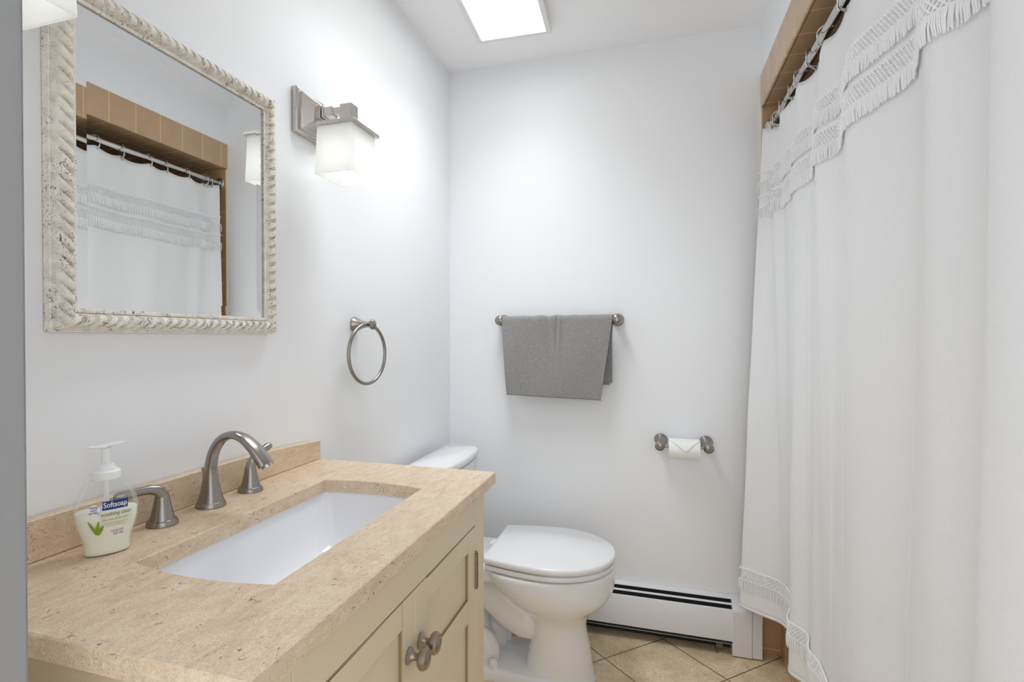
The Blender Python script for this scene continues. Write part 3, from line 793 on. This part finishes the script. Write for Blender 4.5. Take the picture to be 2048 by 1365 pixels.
# ------------------------------------------------------------------ toilet paper holder + roll
hp = thing('toilet_paper_holder', (.113, YB, .786), 'brushed nickel two-post toilet roll holder low on the back wall', 'toilet roll holder')
for xa, xk in ((.031, .0265), (.196, .2005)):
    A0 = Vector((xa, YB, .787)); B0 = Vector((xk, YB-.072, .774)); dd = (B0-A0).normalized(); Ln = (B0-A0).length
    obj('post', M().lathe([(.0255, 0.001), (.0255, .003), (.0235, .006), (.0175, .018), (.012, .034), (.0095, .046), (.0105, Ln-.018), (.0155, Ln-.010), (.0182, Ln-.001), (.0178, Ln+.006), (.013, Ln+.011), (.006, Ln+.0125), (0, Ln+.013)], A0, dd, 32), NICKEL, hp)
obj('roller', M().tube([(.036, YB-.068, .775), (.191, YB-.068, .775)], .0055, 14), NICKEL, hp)
tr = thing('toilet_paper_roll', (.114, YB-.066, .766), 'small white toilet roll with its loose end folded to a point', 'toilet paper')
RC = (0, YB-.066, .7655)
obj('roll', M().lathe([(.0195, 0), (.0395, 0), (.0400, .001), (.0400, .110), (.0395, .111), (.0195, .111), (.0195, 0)], (.0585, RC[1], RC[2]), (1, 0, 0), 48, False, False), PAPER, tr)
obj('core', M().lathe([(.0192, .0005), (.0192, .1105), (.0180, .1105), (.0180, .0005), (.0192, .0005)], (.0585, RC[1], RC[2]), (1, 0, 0), 32, False, False), CARD, tr)
fl = M(); nfl = 14
def flap(u, v):
    w = 1-v*.97; x = .0585+.0555 + (u-.5)*.111*w + .004*v; a = R(120+v*62)  # over the top and down the front
    r = .0412+.0007*v+.0016*v*v
    return (x, RC[1]+r*math.cos(a), RC[2]+r*math.sin(a))
fl.grid(flap, 13, nfl)
obj('folded_sheet', fl, PAPER, tr, solid=.0009)

# ------------------------------------------------------------------ baseboard heater
ht = thing('baseboard_heater', (-.23, YB-.03, 0), 'white metal baseboard heater along the foot of the back wall', 'heater')
HX0, HX1 = -.845, .286
hb_ = M()
hb_.loft([[(x, YB-.001, .05), (x, YB-.001, .207), (x, YB-.009, .2075), (x, YB-.0235, .1985), (x, YB-.0242, .1965), (x, YB-.010, .2035), (x, YB-.004, .2035), (x, YB-.004, .05)] for x in (HX0, HX1)])
obj('back_panel', hb_, HEATM, ht, angle=30)
obj('damper', M().loft([[(x, YB-.0385, .1885), (x, YB-.0455, .1850), (x, YB-.0460, .1835), (x, YB-.0390, .1870)] for x in (HX0, HX1)]), HEATM, ht, flat=True)
obj('front_panel', M().loft([[(x, YB-.0610, .1745), (x, YB-.064, .1735), (x, YB-.067, .168), (x, YB-.067, .056), (x, YB-.0655, .056), (x, YB-.0655, .167), (x, YB-.0635, .171), (x, YB-.0607, .1725)] for x in (HX0, HX1)]), HEATM, ht, angle=30)
fin = M().box(HX0+.02, HX1-.0005, YB-.0625, YB-.005, .0465, .168).box(HX0+.02, HX1-.0005, YB-.021, YB-.0045, .168, .1955).box(HX0+.02, HX1-.0005, YB-.022, YB-.0005, .010, .0465)  # fin body plus black fill standing in for shade in slots and floor gap
obj('fin_shade_block', fin, DARK, ht)
obj('bracket', M().box(HX0, HX1, YB-.066, YB-.004, .0440, .0460), simple('grey_bracket', (.30, .29, .28, 1), .5), ht)
for bx in (.235, -.35):
    obj('bracket_foot', M().box(bx-.004, bx, YB-.058, YB-.02, 0, .05).tube([(bx+.010, YB-.055, .028), (bx+.010, YB-.02, .028)], .011, 12), COPPER, ht)
def cap_sec(x, g=0):
    return [(x, YB-.001, .004), (x, YB-.001, .208), (x, YB-.010, .2085), (x, YB-.040+g, .196), (x, YB-.066+g, .178), (x, YB-.0705+g, .171), (x, YB-.0715+g, .165), (x, YB-.0715+g, .006), (x, YB-.069+g, .004)]
obj('end_cap', M().loft([cap_sec(.286), cap_sec(.3525)]), HEATM, ht, angle=25, bevel=.0008)
obj('end_cap', M().loft([cap_sec(.3535, .002), cap_sec(.387, .002)]), HEATM, ht, angle=25, bevel=.0008)
em = M()
for k in range(3): em.box(.2935+.004*k, .340, YB-.0722, YB-.0712, .043+.0055*k, .0445+.0055*k)
obj('embossed_lines', em, HEATM, ht)

# ------------------------------------------------------------------ shower rod, hooks, curtain
RX, RZ, RR = .421, 1.980, .0125
rd = thing('curtain_rod', (RX, 1.5, RZ), 'polished steel shower rod spanning the tub opening under the tiled header', 'curtain rod')
obj('rod', M().tube([(RX, YA+.002, RZ), (RX, YB-.010, RZ)], RR, 24), CHROME, rd)
for y, s in ((YB-.0072, -1), (YA+.0005, 1)):
    obj('flange', M().lathe([(.030, 0), (.030, .004), (.026, .010), (.0175, .013), (.0165, .022), (.0145, .0225)], (RX, y, RZ), (0, s, 0), 32), CHROME, rd)
CW_TOP = [(.72, .428), (.83, .398), (.93, .420), (1.0, .400), (1.14, .424), (1.34, .400), (1.48, .415), (1.57, .420), (1.65, .408), (1.78, .428), (1.835, .418), (1.89, .403), (1.98, .413), (2.04, .401), (2.10, .398), (2.16, .410), (2.225, .418), (2.25, .398), (2.262, .378)]
CW_TOP = [(y, x+(.006 if y < 2.24 else 0)) for y, x in CW_TOP]
CW_MID = [(.72, .430), (.78, .404), (.83, .388), (.89, .420), (.94, .412), (1.0, .386), (1.06, .405), (1.13, .424), (1.24, .406), (1.34, .384), (1.44, .407), (1.52, .420), (1.61, .390), (1.66, .402), (1.75, .419), (1.83, .408), (1.90, .403), (1.97, .416), (2.03, .412), (2.10, .419), (2.15, .393), (2.20, .411), (2.235, .402), (2.252, .367)]
CW_LOW = [(.72, .425), (.80, .384), (.85, .382), (.905, .438), (.97, .412), (1.05, .400), (1.15, .416), (1.30, .394), (1.45, .405), (1.56, .418), (1.63, .420), (1.69, .411), (1.78, .428), (1.855, .392), (1.93, .412), (2.0, .432), (2.085, .440), (2.14, .425), (2.185, .370), (2.215, .332), (2.236, .312)]
ZT, ZM, ZL, ZH = 1.955, 1.67, .33, .195
HOOKS = [2.245, 2.205, 2.10, 1.985, 1.885, 1.765, 1.64, 1.485, 1.33, 1.17, 1.01, .86, .745]
def yend(z): 
    return interp([(ZH, 2.236), (ZL, 2.238), (1.0, 2.242), (ZM, 2.254), (ZT, 2.262)], z)
def curtain_pt(s, z, off=0):
    """s in 0..1 from the near edge (y=.72) to the far edge"""
    def X(tab, s): return interp(tab, tab[0][0]+(tab[-1][0]-tab[0][0])*s)
    y = .72+(yend(z)-.72)*s
    xt, xm, xl = X(CW_TOP, s), X(CW_MID, s), X(CW_LOW, s)
    if z >= ZM: k = (z-ZM)/(ZT-ZM); x = xm+(xt-xm)*min(1.2, k)
    else: k = (ZM-z)/(ZM-ZL); k = min(1.08, k); x = xm+(xl-xm)*(k**.85 if k < 1 else k)
    w = 0
    kz = max(0, (1.6-z)/1.4)
    w += .0016*math.sin(9*z+31*s)*math.sin(17*s-3*z)*min(1, kz*2)
    for (s0, z0, w0, h0, a, sl) in CREASE:
        w += a*math.exp(-(((s-s0)-sl*(z-z0))/w0)**2 - ((z-z0)/h0)**2)
    return Vector((x - w - off, y, z))
CREASE = [(.545, 1.0, .0035, .75, .0035, 0), (.46, 1.1, .003, .7, .0025, 0), (.25, 1.0, .006, .8, .004, -.01), (.70, .9, .0035, .6, .003, 0), (.83, .8, .004, .5, .003, .01), (.90, .9, .004, .6, .003, 0),
          (.62, .62, .004, .05, .003, 2.2), (.50, .55, .004, .05, .003, 1.9), (.36, .55, .004, .05, .003, 1.6), (.66, .92, .004, .02, .002, 5), (.42, 1.22, .004, .03, .002, 4), (.78, .60, .004, .03, .0025, 3)]
def ztop(y):
    for i in range(len(HOOKS)-1):
        a, b = HOOKS[i], HOOKS[i+1]
        if b <= y <= a: q = (y-b)/(a-b); return ZT - .014*(4*q*(1-q))*min(1, (a-b)/.12)
    return ZT
sc_ = thing('shower_curtain', (.40, 1.5, ZT), 'white linen shower curtain with knotted lace fringe hanging from the rod', 'shower curtain')
cm = M()
NS, NZ = 560, 90
def cfn(u, v):
    z0 = ztop(.72+(2.262-.72)*u); z = z0 + (ZH + .006*math.sin(14*u) - z0)*v
    return curtain_pt(u, z)
cm.grid(cfn, NS, NZ)
obj('fabric', cm, LINEN, sc_, solid=.0009, weld=False, angle=180)
hm = M()
hm.grid(lambda u, v: curtain_pt(u, ZH+.006*math.sin(14*u)+.0005+.010*v, .0012), NS, 3)
obj('hem', hm, LINEN, sc_, solid=.0012, weld=False, angle=180)
SL = 1.9        # developed length used for spacing
def lace(z1, z0, zf):
    """z1 top band, z0 foot of the net, zf foot of the fringe"""
    m = M(); n = 132; H_ = z1-z0; ds = .0105/1.54
    off = .0058
    def P(s, z, o=0): return curtain_pt(min(1, max(0, s)), z, off+o)
    for zz, r in ((z1, .0019), (z1-.004, .0013), (z0, .0016)):
        m.tube([P(k/300, zz) for k in range(301)], r, 5, cap=False)
    run = 3.2*ds                               # each cord crosses the net diagonally
    for k in range(-3, int(1/ds)+1):
        for sg in (1, -1):
            s0 = k*ds + (0 if sg > 0 else run)
            pts = [(s0+sg*run*q/6, z1-H_*q/6) for q in range(7)]
            if all(0 <= a <= 1 for a, _ in pts):
                m.tube([P(a, b, .0006*(1 if (i+k) % 2 else -1)) for i, (a, b) in enumerate(pts)], .0014, 4, cap=False)
    nf = int(1/(.0030/1.54))
    for k in range(nf+1):
        s = k/nf; L = (z0-zf)*(1+random.uniform(-.10, .06)); j = random.uniform(-.0016, .0016); g = random.uniform(.0, .0022)
        m.tube([P(s, z0), P(s+j*.4, z0-L*.5, g+.0008), P(s+j, z0-L, g*.6)], [.0013, .0014, .0010], 4)
    return m
obj('lace_fringe', lace(1.795, 1.757, 1.720), LACE, sc_, weld=False)
obj('lace_fringe', lace(1.706, 1.664, 1.627), LACE, sc_, weld=False)
obj('lace_fringe', lace(.348, .307, .268), LACE, sc_, weld=False)

def hook_mesh():
    m = M(); P = []
    for k in range(25):                            # loop round the rod
        a = R(-60 + k*300/24 + 0); P.append((.025*math.sin(a), 0.0012*k/24, -.0085+.025*math.cos(a)))
    P = [(x, y+.002*math.sin(i*.25), z) for i, (x, y, z) in enumerate(P)]
    tail = [(P[-1][0]+.002, .002, P[-1][2]-.008), (.004, .003, -.038), (.010, .004, -.042), (.015, .004, -.038)]
    head = [(-.015, .001, -.036), (-.021, 0, -.030)]
    m.tube(head+P+tail, .0019, 8)
    for k in (-1, 0, 1): m.sphere((.0055*k, .0, RR+.0028+.0), .0026, 8)
    return m
names = ['closest to the back wall', 'second from the back wall', 'third from the back wall', 'fourth from the back wall', 'fifth from the back wall', 'sixth from the back wall', 'seventh from the back wall', 'eighth from the back wall',
         'ninth from the back wall', 'tenth from the back wall', 'eleventh from the back wall', 'twelfth from the back wall', 'last one, nearest the doorway']
hk0 = None
for i, y in enumerate(HOOKS):
    if hk0 is None:
        hm_ = hook_mesh(); hm_.v = [(x+RX, yy+y, z+RZ) for x, yy, z in hm_.v]
        hk = obj('curtain_hook', hm_, CHROME, None, loc=(RX, y, RZ), angle=80); hk0 = hk
    else:
        hk = hk0.copy(); C.objects.link(hk); hk.location = (RX, y, RZ)
    hk.rotation_euler = (0, 0, R([14, -22, 10, 30, -15, 24, -28, 18, -12, 20, -18, 12, 8][i]))
    tag(hk, 'chrome ring hook holding the white curtain on the rod, ' + names[i], 'curtain hook', 'curtain hooks on the shower rod')
